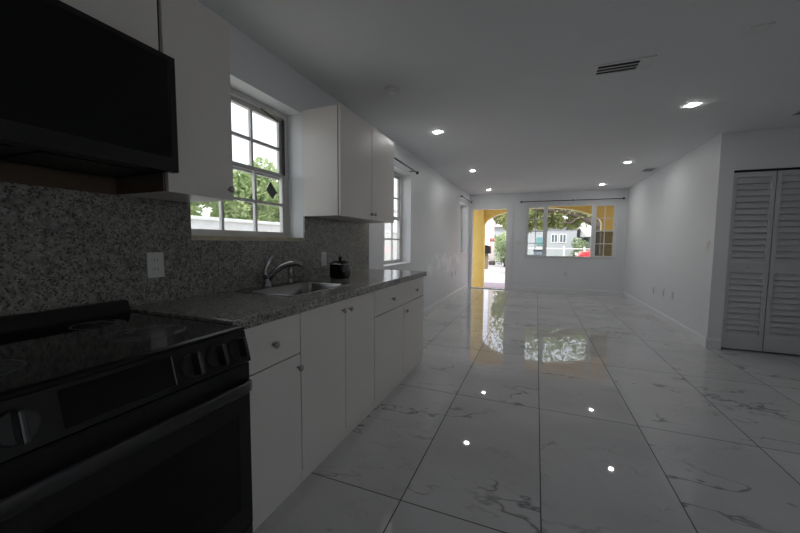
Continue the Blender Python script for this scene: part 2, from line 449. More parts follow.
# unseen east window, added to throw daylight on the kitchen side
e = cells(1, 'x', XE+.04, XE+.09, [WE[0], WE[1]], [WE[2], WE[3]], [(WE[0]+.04, (WE[0]+WE[1])/2-.02, WE[2]+.04, WE[3]-.04), ((WE[0]+WE[1])/2+.02, WE[1]-.04, WE[2]+.04, WE[3]-.04)]).build('window_5_added', M['frame_w']); struct(e)
MB().box(XE+.06, XE+.063, WE[0]+.03, WE[1]-.03, WE[2]+.03, WE[3]-.03).build('window_pane', M['glass'], e)

# curtain rods
def rod(name, p0, p1, label, brackets, joint=None):
    p0, p1 = Vector(p0), Vector(p1)
    t = thing('curtain_rod', label, 'curtain rod', (p0+p1)/2)
    MB().tube([p0, p1], .0095, 10).build('rod', M['blackm'], t)
    d = (p1-p0).normalized()
    for p, s in ((p0, -1), (p1, 1)):
        MB().ball(p+d*s*.022, .023).tube([p-d*s*.012, p+d*s*.008], .014, 10).build('finial', M['blackm'], t)
    for bp, nrm in brackets:
        bp = Vector(bp); n = Vector(nrm)
        MB().tube([bp, bp+n*.085], .006, 8).build('bracket', M['blackm'], t)
    if joint: MB().ball(joint, .019).build('joint', M['blackm'], t)
    return t
rx = W+.08
rod('r', (rx, 3.47, 2.205), (rx, 4.58, 2.185), 'short black curtain rod above the window by the countertop end', [((rx, 3.56, 2.205), (-1, 0, 0)), ((rx, 4.5, 2.186), (-1, 0, 0))])
rod('r', (rx, 7.70, 2.245), (rx, 8.88, 2.245), 'short black curtain rod above the narrow window beside the front door', [((rx, 7.8, 2.245), (-1, 0, 0)), ((rx, 8.8, 2.245), (-1, 0, 0))])
ry = FAR-.08
rod('r', (-.36, ry, 2.225), (1.765, ry, 2.225), 'long black curtain rod across the wide far window', [((-.3, ry, 2.225), (0, 1, 0)), ((.77, ry, 2.225), (0, 1, 0)), ((1.7, ry, 2.225), (0, 1, 0))], (.77, ry, 2.228))

# ------------------------------------------------------------------ closet doors
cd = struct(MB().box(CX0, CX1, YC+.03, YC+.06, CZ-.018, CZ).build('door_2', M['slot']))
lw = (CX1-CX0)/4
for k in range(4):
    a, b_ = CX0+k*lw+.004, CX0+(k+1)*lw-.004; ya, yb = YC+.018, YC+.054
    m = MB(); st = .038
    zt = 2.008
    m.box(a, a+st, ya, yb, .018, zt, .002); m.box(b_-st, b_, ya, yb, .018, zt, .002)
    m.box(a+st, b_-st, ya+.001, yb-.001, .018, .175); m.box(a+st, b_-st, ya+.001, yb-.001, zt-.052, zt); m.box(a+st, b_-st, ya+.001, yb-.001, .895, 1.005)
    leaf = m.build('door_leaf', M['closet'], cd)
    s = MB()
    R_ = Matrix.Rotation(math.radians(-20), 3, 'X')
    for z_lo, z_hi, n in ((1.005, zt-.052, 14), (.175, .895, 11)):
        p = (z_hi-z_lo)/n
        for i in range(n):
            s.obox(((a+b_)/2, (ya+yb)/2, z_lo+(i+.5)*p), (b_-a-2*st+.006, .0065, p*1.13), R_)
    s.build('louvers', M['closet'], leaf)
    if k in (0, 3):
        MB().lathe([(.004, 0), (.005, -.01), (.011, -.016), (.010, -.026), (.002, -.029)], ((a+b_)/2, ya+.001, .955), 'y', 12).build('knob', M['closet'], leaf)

# ------------------------------------------------------------------ kitchen: base cabinets
XF = -1.045        # door faces
XB = W+.003
def carcass(y0, y1, z1=.870):
    m = MB(); t = .016; xf = XF-.020
    m.box(XB, xf, y0, y0+t, .06, z1); m.box(XB, xf, y1-t, y1, .06, z1)
    m.box(XB, xf, y0+t, y1-t, .06, .076); m.box(XB, XB+.006, y0+t, y1-t, .076, z1)
    m.box(xf-.018, xf, y0+t, y1-t, z1-.03, z1)
    m.box(xf-.02, XF-.012, y0, y1, 0.0, .058)     # toe board
    m.box(XB, xf-.02, y0, y0+t, 0, .06); m.box(XB, xf-.02, y1-t, y1, 0, .06)
    return m
def knob(par, x, y, z):
    MB().lathe([(.005, 0), (.005, .012), (.0065, .015), (.0145, .020), (.0155, .026), (.012, .031), (.002, .033)], (x, y, z), 'x', 14).build('knob', M['nickel'], par)
def front(name, par, y0, y1, z0, z1, knobs, xf=XF):
    d = MB().box(xf-.018, xf, y0+.0024, y1-.0024, z0, z1, .0012, 1).build(name, M['cab'], par)
    for (ky, kz) in knobs: knob(d, xf-.001, ky, kz)
    return d
G = 'white base cabinets under the granite countertop'
a = thing('base_cabinet', 'narrow white base cabinet with one drawer over one door, beside the black range', 'cabinet', (XB, 1.1, 0), G)
carcass(.912, 1.322).build('cabinet_body', M['cab'], a)
front('drawer', a, .915, 1.322, .674, .866, [(1.138, .765)]); front('door', a, .915, 1.322, .070, .668, [(1.298, .607)])
b_ = thing('base_cabinet', 'white sink base cabinet with two full-height doors', 'cabinet', (XB, 1.7, 0), G)
carcass(1.324, 2.134).build('cabinet_body', M['cab'], b_)
front('door', b_, 1.324, 1.740, .070, .866, [(1.705, .808)]); front('door', b_, 1.740, 2.134, .070, .866, [(1.778, .806)])
c_ = thing('base_cabinet', 'white base cabinet with a wide drawer over two doors at the open counter end', 'cabinet', (XB, 2.7, 0), G)
carcass(2.136, 3.27).build('cabinet_body', M['cab'], c_)
front('drawer', c_, 2.136, 3.27, .680, .866, [(2.447, .763), (3.005, .763)])
front('door', c_, 2.136, 2.704, .070, .674, []); front('door', c_, 2.704, 3.27, .070, .674, [(2.745, .612)])

# countertop with the sink cut-out
SK = (-1.605, -1.170, 1.44, 2.04)
XC = -1.022
cm = cells(1, 'z', .872, CT, [XB, XC], [.909, 3.288], [(SK[0]+.015, SK[1]-.015, SK[2]+.015, SK[3]-.015)])
o = cm.build('countertop', M['granite'], origin=(-1.3, 2.1, .872))
bv = o.modifiers.new('edge', 'BEVEL'); bv.width = .006; bv.segments = 3; bv.limit_method = 'ANGLE'
tag(o, 'long polished speckled granite countertop running from the range to the open end', 'countertop')
# backsplash
bs = cells(1, 'x', W+.0005, W+.013, [-.55, 3.25], [.9185, 1.3995], [(1.237, 2.165, 1.213, 1.42)])
o = bs.build('backsplash', M['granite'], origin=(W, 1.3, .92))
tag(o, 'speckled granite backsplash slab on the wall below the upper cabinets and window', 'backsplash')

# sink
def rrect(x0, x1, y0, y1, r, n=5):
    pts = []
    for cx, cy, a0 in ((x1-r, y1-r, 0), (x0+r, y1-r, 90), (x0+r, y0+r, 180), (x1-r, y0+r, 270)):
        for k in range(n+1):
            t = math.radians(a0+90*k/n); pts.append((cx+r*math.cos(t), cy+r*math.sin(t)))
    return pts
def loft(mb, loops, close_last=True):
    prev = None
    for pts, z in loops:
        ring = [mb.bm.verts.new((p[0], p[1], z)) for p in pts]
        if prev:
            for i in range(len(ring)):
                f = mb.bm.faces.new([prev[i], prev[(i+1) % len(ring)], ring[(i+1) % len(ring)], ring[i]]); f.smooth = True
        prev = ring
    if close_last: mb.bm.faces.new(prev)
sk = thing('kitchen_sink', 'stainless steel drop-in sink set in the granite countertop below the window', 'sink', (-1.385, 1.74, CT))
m = MB(); b0 = (-1.535, -1.20, 1.47, 2.01)
loft(m, [(rrect(*SK, .03), CT+.0005), (rrect(SK[0]+.004, SK[1]-.004, SK[2]+.004, SK[3]-.004, .03), CT+.006),
         (rrect(b0[0]-.008, b0[1]+.008, b0[2]-.008, b0[3]+.008, .06), CT+.004), (rrect(*b0, .06), CT-.004),
         (rrect(b0[0]+.008, b0[1]-.008, b0[2]+.008, b0[3]-.008, .055), CT-.12), (rrect(b0[0]+.03, b0[1]-.03, b0[2]+.03, b0[3]-.03, .045), CT-.155), (rrect(b0[0]+.12, b0[1]-.12, b0[2]+.2, b0[3]-.2, .03), CT-.16)])
o = m.build('basin', M['steel'], sk)
sm = o.modifiers.new('thick', 'SOLIDIFY'); sm.thickness = .0012; sm.offset = -1
MB().lathe([(.04, 0), (.042, .003), (.03, .004), (.028, .001), (.004, .0015)], (-1.37, 1.74, CT-.1592), 'z', 20).build('drain', M['chrome'], sk)

fc = thing('faucet', 'chrome kitchen faucet with a low arched spout and raised lever on the sink rim', 'faucet', (-1.575, 1.672, CT+.005))
m = MB(); m.lathe([(.030, 0), (.030, .006), (.024, .012), (.023, .045), (.020, .055), (.019, .07)], (-1.575, 1.672, CT+.005), 'z', 20); m.build('faucet_body', M['chrome'], fc)
sp = [(-1.575, 1.677, .955), (-1.56, 1.685, .985), (-1.535, 1.699, 1.018), (-1.50, 1.719, 1.047), (-1.46, 1.742, 1.065), (-1.42, 1.763, 1.071), (-1.40, 1.773, 1.066), (-1.392, 1.777, 1.05)]
MB().tube(sp, [.019, .0185, .0175, .017, .017, .018, .018, .016], 14).build('spout', M['chrome'], fc)
MB().tube([(-1.577, 1.667, .975), (-1.578, 1.660, 1.005), (-1.574, 1.662, 1.04), (-1.565, 1.679, 1.075), (-1.552, 1.705, 1.105), (-1.547, 1.714, 1.112)], [.020, .017, .014, .013, .014, .008], 12).build('lever', M['chrome'], fc)
sy = thing('side_sprayer', 'small upright chrome side sprayer behind the faucet spout', 'sprayer', (-1.572, 1.888, CT+.005))
MB().lathe([(.020, 0), (.020, .006), (.013, .012), (.015, .03)], (-1.572, 1.888, CT+.005), 'z', 16).build('sprayer_base', M['chrome'], sy)
MB().lathe([(.012, .03), (.015, .05), (.017, .085), (.015, .115), (.019, .130), (.017, .148), (.002, .152)], (-1.572, 1.888, CT+.005), 'z', 16).build('sprayer_head', M['chrome'], sy)

# canister
jx, jy = -1.455, 2.345
ja = thing('canister', 'glossy black square-shouldered ceramic canister with knobbed lid on the countertop', 'canister', (jx, jy, CT))
m = MB()
rr = lambda h, r: rrect(jx-h, jx+h, jy-h, jy+h, r)
loft(m, [(rr(.052, .02), CT+.0005), (rr(.062, .022), CT+.006), (rr(.066, .022), CT+.05), (rr(.066, .022), CT+.116), (rr(.062, .025), CT+.128), (rr(.050, .028), CT+.133), (rr(.042, .028), CT+.131)])
o = m.build('jar_body', M['jar'], ja)
m = MB(); loft(m, [(rr(.048, .026), CT+.1325), (rr(.046, .026), CT+.138), (rr(.030, .02), CT+.142)]); m.lathe([(.016, .142), (.010, .144), (.010, .150), (.016, .155), (.017, .168), (.010, .175), (.001, .176)], (jx, jy, CT), 'z', 24)
m.build('lid', M['jar'], ja)
jb = MB(); loft(jb, [(rr(.0663, .022), CT+.113), (rr(.0668, .022), CT+.1155), (rr(.0650, .023), CT+.119)], False); jb.build('shoulder_shine', M['seam'], ja)  # light metal line stands in for the shine on the shoulder

# ------------------------------------------------------------------ upper cabinets
XU = -1.336
def upper(label, y0, y1, z0, z1, doors):
    t = thing('wall_cabinet', label, 'cabinet', (W, (y0+y1)/2, z0), 'white wall cabinets')
    m = MB(); m.box(XB-.001, XU-.0225, y0, y1, z0, z1, .001, 1); m.build('cabinet_body', M['cab'], t)
    m = MB(); m.box(XU-.0225, XU-.0182, y0+.0008, y1-.0008, z0+.001, z1-.001); m.build('door_gasket', M['cabgap'], t)
    for (a, b, kn) in doors:
        front('door', t, a, b, z0-.002, z1, kn, XU)
    return t
upper('white wall cabinet with two doors on the far side of the sink window', 2.163, 3.168, 1.402, 2.19, [(2.163, 2.672, [(2.645, 1.447)]), (2.675, 3.168, [(2.705, 1.447)])])
nc = upper('narrow white wall cabinet between the black microwave and the sink window', .908, 1.220, 1.402, 2.196, [(.908, 1.220, [(1.188, 1.447)])])
MB().box(XB, XU-.023, .9045, .9078, 1.402, 1.50).build('side_panel', M['rawwood_and_shade'], nc)
struct(MB().box(W+.001, W+.02, -.55, .904, 1.4005, 1.466).build('wall_shade_strip', M['rawwood_and_shade']))  # dark strip stands in for shade on the wall under the microwave
upper('white wall cabinet directly above the black microwave', .145, .899, 1.895, 2.196, [(.145, .521, [(.49, 1.93)]), (.524, .897, [(.555, 1.93)])])

# ------------------------------------------------------------------ microwave
y0, y1 = .147, .902; z0, z1 = 1.468, 1.888; xm = -1.28
mw_ = thing('microwave', 'black over-the-range microwave with dark glass door hanging above the range', 'microwave', (W, .525, z0))
m = MB(); m.box(XB, xm-.03, y0+.003, y1-.003, z0+.002, z1, .003); m.build('microwave_body', M['black'], mw_); y1 = .914
m = MB(); m.box(-1.62, -1.36, .2, .5, z0-.003, z0+.002); m.box(-1.62, -1.36, .55, .85, z0-.003, z0+.002); m.build('grease_filter', M['bstain'], mw_)
fd = cells(1, 'x', xm-.03, xm, [y0, y1], [z0, z1], [(y0+.16, y1-.024, z0+.05, z1-.018)]).build('door', M['bstain'], mw_)
MB().box(xm-.028, xm-.003, y0+.16, y1-.024, z0+.05, z1-.018).build('door_glass', M['bglass'], fd)
MB().box(xm-.0035, xm-.0022, y1-.0275, y1-.0235, z0+.05, z1-.018).build('glass_trim', M['bstain2'], fd)
MB().tube([(xm, y0+.13, z0+.06), (xm+.04, y0+.13, z0+.08), (xm+.04, y0+.13, z1-.05), (xm, y0+.13, z1-.03)], .009, 10).build('handle', M['bstain2'], fd)

# ------------------------------------------------------------------ range
y0, y1 = .147, .903; CZK = .908
rg = thing('kitchen_range', 'black electric slide-in range with glass cooktop, front knobs and oven door', 'range', (-1.3, .525, 0))
m = MB(); m.box(XB+.012, -.985, y0+.004, y1-.004, .06, .893, .002); m.box(-1.6, -1.0, y0+.03, y1-.03, .0, .06); m.build('range_body', M['black'], rg)
ct = MB(); ct.box(XB+.07, -.968, y0, y1, .893, CZK, .004, 3)
rings = [(-1.18+1.3, .715-.525, .105), (-1.18+1.3, .335-.525, .085), (-1.45+1.3, .715-.525, .075), (-1.45+1.3, .335-.525, .09)]
# object coordinates of a part are measured from the range's base: height CZK, so distances use that height
def cooktop_mat2(rings, z):
    m, nt, b = new_mat('black_ceramic_glass')
    v = coords(nt); tot = None
    for (x, y, r) in rings:
        d = nt.nodes.new('ShaderNodeVectorMath'); d.operation = 'DISTANCE'; nt.links.new(v, d.inputs[0]); d.inputs[1].default_value = (x, y, z)
        for rr_, wd, st in ((r, .003, .8), (r*.62, .0025, .6)):
            k = math_n(nt, 'ABSOLUTE', math_n(nt, 'SUBTRACT', d.outputs['Value'], rr_))
            k = math_n(nt, 'MULTIPLY', math_n(nt, 'LESS_THAN', k, wd), st)
            tot = k if tot is None else math_n(nt, 'MAXIMUM', tot, k)
        # scuffed haze inside the ring
        ins = math_n(nt, 'LESS_THAN', d.outputs['Value'], r)
        sm = ramp(nt, noise(nt, v, 14, 5, .6).outputs['Fac'], [(.36, .1), (.62, .9)])
        tot = math_n(nt, 'MAXIMUM', tot, math_n(nt, 'MULTIPLY', ins, sm))
    nt.links.new(mixc(nt, tot, (.006, .006, .007), (.07, .075, .08)), b.inputs['Base Color'])
    nt.links.new(math_n(nt, 'MULTIPLY_ADD', tot, .3, .07), b.inputs['Roughness'])
    return m
cto = ct.build('cooktop', cooktop_mat2(rings, CZK), rg)
# bright metal lip along the cooktop front
MB().prism([(-.969, .895), (-.958, .8955), (-.957, .905), (-.969, .9085)], 'y', y0, y1).build('cooktop_lip', M['black'], rg)
bg = MB(); bg.prism([(XB+.011, .893), (XB+.075, .893), (XB+.075, .905), (XB+.058, .950), (XB+.048, .953), (XB+.011, .953)], 'y', y0, y1)
bg.build('backguard', M['black'], rg)
# slanted control panel
T, Bm = Vector((-.9585, 0, .893)), Vector((-.930, 0, .787))
pn = MB(); pn.prism([(-1.0, .893), (T.x, T.z), (Bm.x, Bm.z), (-1.0, .787)], 'y', y0, y1)
pno = pn.build('control_panel', M['bstain'], rg)
ud = (T-Bm).normalized(); nd = Vector((ud.z, 0, -ud.x)).normalized()
if nd.x < 0: nd = -nd
RM = Matrix((nd, Vector((0, 1, 0)), ud)).transposed()
def onp(y, t): p = Bm + (T-Bm)*t; return Vector((p.x, y, p.z))
MB().obox(onp(.512, .52)+nd*.0005, (.003, .245, .083), RM).build('display', M['bglass'], pno)
MB().obox(onp(.636, .52)+nd*.0010, (.003, .0035, .083), RM).build('display_edge', M['seam'], pno)
for ky in (.222, .318, .690, .775, .858):
    c0 = onp(ky, .5)
    k = MB(); k.tube([c0+nd*.0002, c0+nd*.006, c0+nd*.008, c0+nd*.014], [.037, .037, .033, .032], 24)
    ko = k.build('knob', M['bknob'], pno)
    g = MB(); g.obox(c0+nd*.029, (.034, .013, .066), RM, .004); g.build('knob_grip', M['bstain2'], ko)
# oven door
XD = -.940
od = cells(1, 'x', -.983, XD, [y0, y1], [.175, .778], [(y0+.05, y1-.05, .26, .60)]).build('oven_door', M['bstain'], rg)
MB().box(-.980, XD-.001, y0+.05, y1-.05, .26, .60).build('oven_glass', M['bglass'], od)
vt = MB()
for k in range(4): vt.box(XD-.002, XD+.0006, .27, .78, .738+k*.009, .7415+k*.009)
vt.build('vent_slots', M['slot'], od)
hx = MB()
pts = [(XD-.001, y1-.008, .70), (XD+.022, y1-.018, .705), (XD+.040, y1-.05, .711), (XD+.047, y1-.11, .715), (XD+.049, .525, .716), (XD+.047, y0+.11, .715), (XD+.040, y0+.05, .711), (XD+.022, y0+.018, .705), (XD-.001, y0+.008, .70)]
prev = None
for i, p in enumerate(pts):
    a = Vector(pts[max(0, i-1)]); b2 = Vector(pts[min(len(pts)-1, i+1)]); d = (b2-a).normalized(); n = Vector((0, 0, 1)).cross(d).normalized()
    p = Vector(p); h, w = .020, .006
    ring = [hx.bm.verts.new(p + n*u*w + Vector((0, 0, v*h))) for u, v in ((1, .55), (.5, 1), (-.5, 1), (-1, .55), (-1, -.55), (-.5, -1), (.5, -1), (1, -.55))]
    if prev:
        for q in range(8): hx.bm.faces.new([prev[q], prev[(q+1) % 8], ring[(q+1) % 8], ring[q]])
    else: hx.bm.faces.new(ring)
    prev = ring
hx.bm.faces.new(prev)
hx.build('handle', M['bstain2'], od, smooth=True)
MB().box(-.983, XD, y0, y1, .062, .170, .003).build('storage_drawer', M['bstain'], rg)

# ------------------------------------------------------------------ outlets and switches
def outlet(label, axis, s, c, w, h, kind='outlet', group=None):
    """axis 'x+' : plate faces +x"""
    t = thing('wall_outlet' if kind == 'outlet' else 'light_switch', label, 'outlet' if kind == 'outlet' else 'light switch', c, group)
    x, y, z = c
    def B(du0, du1, dz0, dz1, d0, d1, bev=0):
        if axis == 'x': a, b = sorted((x+s*d0, x+s*d1)); return MB().box(a, b, y+du0, y+du1, z+dz0, z+dz1, bev)
        a, b = sorted((y+s*d0, y+s*d1)); return MB().box(x+du0, x+du1, a, b, z+dz0, z+dz1, bev)
    B(-w/2, w/2, -h/2, h/2, 0.0005, .006, .0015).build('cover_plate', M['plastic'], t)
    if kind == 'outlet':
        for zz in (-.021, .021):
            f = B(-.017, .017, zz-.015, zz+.015, .006, .0085, .001).build('socket', M['plastic'], t)
            m = MB()
            for du in (-.007, .007):
                q = B(du-.0012, du+.0012, zz-.004, zz+.008, .0085, .0088)
                me = bpy.data.meshes.new('tmp'); q.bm.to_mesh(me); m.bm.from_mesh(me); bpy.data.meshes.remove(me)
            m.build('slots', M['slot'], f)
    else: B(-.012, .012, -.03, .03, .006, .011, .002).build('rocker', M['plastic'], t)
    return t
SB = W+.013
outlet('white outlet on the granite backsplash beside the range', 'x', 1, (SB, 1.050, 1.095), .075, .118)
outlet('white outlet on the granite backsplash behind the black canister', 'x', 1, (SB, 2.41, 1.065), .072, .118)
outlet('white low outlet on the patched side wall, nearer of the pair before the front door', 'x', 1, (W, 7.2, .52), .072, .118)
outlet('white low outlet on the patched side wall, closer of the pair to the front door', 'x', 1, (W, 7.56, .53), .072, .118)
GR = 'outlets low on the bare side wall'
outlet('white low outlet on the bare right wall, farthest from the closet', 'x', -1, (XR, 7.0, .42), .072, .118)
outlet('white low outlet on the bare right wall, middle of the three', 'x', -1, (XR, 6.5, .445), .072, .118)
outlet('white low outlet on the bare right wall, nearest the closet', 'x', -1, (XR, 6.12, .455), .072, .118)
outlet('white light switch on the bare right wall near the corner by the closet', 'x', -1, (XR, 5.1, 1.19), .072, .118, 'switch')
outlet('grey-shadowed outlet low on the far wall below the wide window', 'y', -1, (.675, FAR, .465), .072, .118)
outlet('white light switch on the far wall between front door and wide window', 'y', -1, (-.43, FAR, 1.2), .11, .118, 'switch')

# ------------------------------------------------------------------ ceiling fittings
def can(label, x, y):
    t = thing('recessed_light', label, 'ceiling light', (x, y, CEIL), 'recessed ceiling lights')
    MB().lathe([(.033, .002), (.047, .002), (.049, -.003), (.045, -.005), (.034, -.006), (.033, -.003)], (x, y, CEIL), 'z', 28).build('trim_ring', M['ledring'], t)
    MB().lathe([(.0325, -.0035), (.0325, -.0050)], (x, y, CEIL), 'z', 28).build('light_lens', M['led'], t)
    return t
can('lit recessed light in the window-side row, nearest the wall cabinets', -1.08, 3.80)
can('lit recessed light in the window-side row, middle of the row', -1.07, 6.02)
can('lit recessed light in the window-side row, nearest the front door', -1.08, 8.28)
can('lit recessed light in the closet-side row, nearest the louvered closet', 1.25, 3.87)
can('lit recessed light in the closet-side row, middle of the row by the small vent', 1.25, 6.20)
can('lit recessed light in the closet-side row, nearest the wide far window', 1.24, 8.30)

def vent(label, x0, x1, y0, y1, hole, n, along='x', solid=.28):
    t = thing('ceiling_vent', label, 'vent', ((x0+x1)/2, (y0+y1)/2, CEIL))
    zt, zb = CEIL+.001, CEIL-.006; a, b, c, d = hole
    cells(1, 'z', zb, zt, [x0, x1], [y0, y1], [hole]).build('vent_frame', M['vent'], t)
    MB().box(a, b, c, d, zt-.0015, zt).build('backing', M['slot'], t)
    s = MB()
    lo, hi = (c, d) if along == 'x' else (a, b)
    p = (hi-lo)/n
    for k in range(1, n):
        u, v = lo+k*p-p*solid/2, lo+k*p+p*solid/2
        if along == 'x': s.box(a, b, u, v, zb, zb+.002)
        else: s.box(u, v, c, d, zb, zb+.002)
    s.build('slats', M['vent'], t)
vent('rectangular ceiling vent with three dark slots over the middle of the room', .335, .70, 2.79, 2.965, (.362, .612, 2.812, 2.943), 3)
vent('small slatted ceiling vent beside the right wall', 1.61, 1.80, 6.76, 7.10, (1.635, 1.775, 6.80, 7.06), 5, 'y')
vent('dark slatted ceiling vent over the closet, cut by the picture edge', 2.20, 2.52, 4.32, 4.54, (2.225, 2.495, 4.345, 4.515), 4, 'x', .2)
t = MB(); t.box(1.09, 1.20, 2.62, 2.70, CEIL-.009, CEIL+.002, .003)
tag(t.build('sensor_box', M['vent'], origin=(1.14, 2.66, CEIL)), 'flat white plastic sensor box on the ceiling near the upper corner', 'sensor')
sd = thing('smoke_detector', 'round white smoke detector on the ceiling near the wall cabinets', 'smoke detector', (-1.13, 2.625, CEIL))
MB().lathe([(.062, -.0005), (.064, -.008), (.058, -.024), (.040, -.032), (.002, -.033)], (-1.13, 2.625, CEIL), 'z', 24).build('detector_body', M['ceil'], sd)
MB().lathe([(.030, -.0325), (.028, -.036), (.001, -.0365)], (-1.13, 2.625, CEIL), 'z', 20).build('detector_cap', M['ledring'], sd)

# ------------------------------------------------------------------ outside: porch
GZ = -.30
struct(MB().box(-40, 40, -30, 80, GZ-.2, GZ).build('ground', M['concrete']))
pf = struct(MB().box(-2.1, 2.3, FAR+.15, 10.75, GZ, -.14).build('porch_floor', M['porch']))
PY0, PY1 = 10.2, 10.42
AX0, AX1, AZS, AZT = -1.43, 1.565, 1.70, 2.18
m = MB(); N = 40; pts = []
for k in range(N+1):
    a = PI - PI*k/N; pts.append(((AX0+AX1)/2 + (AX1-AX0)/2*math.cos(a), AZS+(AZT-AZS)*math.sin(a)))
TOP = 2.571
for (p, q) in zip(pts, pts[1:]):
    m.mi = 0
    m.bm.faces.ensure_lookup_table()
    def vv(x, y, z): return m.bm.verts.new((x, y, z))
    for y in (PY0, PY1): m._tag([m.bm.faces.new([vv(p[0], y, p[1]), vv(q[0], y, q[1]), vv(q[0], y, TOP), vv(p[0], y, TOP)])])
    m.mi = 1
    m._tag([m.bm.faces.new([vv(p[0], PY0, p[1]), vv(q[0], PY0, q[1]), vv(q[0], PY1, q[1]), vv(p[0], PY1, p[1])])])
m.mi = 0
m.box(AX1, 2.3, PY0, PY1, -.14, TOP)
m.mi = 1; m.box(AX1-.006, AX1, PY0, PY1, -.14, AZS)
m.mi = 0; m.box(-2.1, AX0, PY0, PY1, -.14, TOP)
bmesh.ops.remove_doubles(m.bm, verts=m.bm.verts, dist=.0005)
struct(m.build('wall_porch_arch', [M['yellow'], M['arch_sun']]))
pl = MB(); pl.box(-1.86, AX0-.005, PY0-.12, PY0-.0005, -.14, TOP-.1, .004); pl.mi = 0
o = pl.build('porch_pillar', M['yellow'], origin=(-1.65, PY0-.06, -.14)); tag(o, 'yellow stucco porch pillar seen through the open front door', 'pillar')
MB().box(-1.875, AX0+.004, PY0-.135, PY0-.121, -.14, -.03, .003).build('plinth', M['yellow'], o)
struct(MB().box(2.3, 2.45, FAR+.15, PY1, GZ, TOP).build('wall_porch_side', M['yellow']))
struct(MB().box(-2.3, 2.5, FAR-.05, PY1+.35, TOP, TOP+.14).build('ceiling_porch', M['beige']))

struct(MB().box(-2.1, 2.3, 10.76, 12.9, GZ, GZ+.03).build('path_shade', M['porch']))  # darker slab added to stand in for the roof's shade on the ground
# eave along the kitchen side
struct(MB().box(-2.40, W-.201, -2, FAR+.2, 2.36, 2.42).build('trim_1', M['beige']))

# ------------------------------------------------------------------ outside: side yard
def garden_wall(x, y0, y1, z1, label):
    t = thing('garden_wall', label, 'wall', (x, (y0+y1)/2, GZ))
    MB().box(x-.1, x, y0, y1, GZ, z1-.06).build('wall_panel', M['fence'], t)
    MB().box(x-.14, x+.04, y0, y1, z1-.06, z1, .01).build('coping', M['fence'], t)
garden_wall(-5.0, -4, 14, 1.60, 'white garden wall across the side yard, seen through the sink window')
def shrub(name, label, cat, c, rad, n, size, mat, stem=True, group=None, z0=GZ, clumps=9, sd=0):
    rnd = random.Random(sd+3); t = thing(name, label, cat, (c[0], c[1], z0), group)
    f = MB()
    for k in range(clumps):
        cc = (c[0]+rnd.uniform(-.6, .6)*rad[0], c[1]+rnd.uniform(-.6, .6)*rad[1], c[2]+rnd.uniform(-.6, .6)*rad[2])
        f.leaves(cc, tuple(r*.55 for r in rad), n//clumps, size, sd*50+k)
    f.build('foliage', mat, t)
    s = MB()
    for k in range(4): s.tube([(c[0]+.04*k-.06, c[1]+.03*k, z0), (c[0]+rnd.uniform(-.2, .2), c[1]+rnd.uniform(-.2, .2), (z0+c[2])/2), (c[0]+rnd.uniform(-.5, .5)*rad[0], c[1]+rnd.uniform(-.5, .5)*rad[1], c[2])], [.05, .035, .012], 7)
    s.build('stems', M['bark'], t); return t
hl = ['bushy green garden tree above the white wall, first past the range side',
      'bushy green garden tree behind the white wall, centred in the sink window',
      'bushy green garden tree behind the white wall, at the far side of the sink window',
      'bushy green garden tree behind the white wall, beyond the sink window', 'tall bushy tree at the far end of the white garden wall']
for k, y in enumerate((3.0, 4.5, 6.0, 7.7, 9.7)):
    shrub('garden_tree', hl[k], 'tree', (-6.4, y, 2.05), (.9, .60, 1.0), 5000, .075, M['leafB'], sd=k, group='garden trees behind the white wall')

def house(name, label, x0, x1, y0, y1, zt, wm, wins, door=None, face='y', roof_over=.4, rise=1.2):
    t = thing(name, label, 'house', ((x0+x1)/2, (y0+y1)/2, GZ))
    MB().box(x0, x1, y0, y1, GZ, zt).build('house_walls', wm, t)
    r = MB(); ro = roof_over
    ax, bx, ay, by = x0-ro, x1+ro, y0-ro, y1+ro; cy = (y0+y1)/2; cx = (x0+x1)/2
    if face == 'y': r.prism([(ay, zt), (by, zt), (by, zt+.12), (cy, zt+rise), (ay, zt+.12)], 'x', ax, bx)
    else: r.prism([(ax, zt), (bx, zt), (bx, zt+.12), (cx, zt+rise), (ax, zt+.12)], 'y', ay, by)
    r.build('roof', M['roof'], t)
    for (a, b, c, d) in wins:
        if face == 'y':
            w = MB().box(a, b, y0-.05, y0-.001, c, d).build('window', M['fence'], t)
            g = MB(); n = 2
            for i in range(n):
                u = a+.07+i*(b-a-.07)/n; g.box(u, u+(b-a-.07)/n-.07, y0-.06, y0-.051, c+.07, d-.07)
        else:
            w = MB().box(x1+.001, x1+.05, a, b, c, d).build('window', M['fence'], t)
            g = MB().box(x1+.051, x1+.06, a+.07, b-.07, c+.07, d-.07)
        g.build('pane', M['hglass'], w)
    if door:
        a, b, c, d = door
        dd = MB().box(a, b, y0-.06, y0-.001, c, d, .01).build('shutter', M['teal'], t)
        MB().box(a+.08, b-.08, y0-.07, y0-.061, c+.08, d-.08).build('shutter_panel', M['teal'], dd)
house('neighbour_house', 'white neighbouring house seen through the window at the counter end', -14, -8.2, 8, 19, 3.0, M['hwall2'], [(12.2, 13.4, .9, 2.1), (15.2, 16.6, .9, 2.1)], None, 'x')
house('street_house', 'pale grey house with two dark windows and a turquoise shutter across the street', -4.2, 3.3, 34, 42, 2.75, M['hwall'],
      [(1.2, 1.78, 1.25, 2.05), (1.9, 2.48, 1.25, 2.05), (-2.6, -1.6, 1.0, 2.1)], (0.0, .5, 1.0, 1.75))
house('street_house', 'white low house with a bright pale roof behind the red car', 4.3, 13, 31, 40, 1.75, M['hwall'], [(6.0, 7.2, .5, 1.4)], None, 'y', .7, .9)
struct(MB().box(-40, 40, 25.3, 30.5, GZ, GZ+.02).build('road', M['road']))
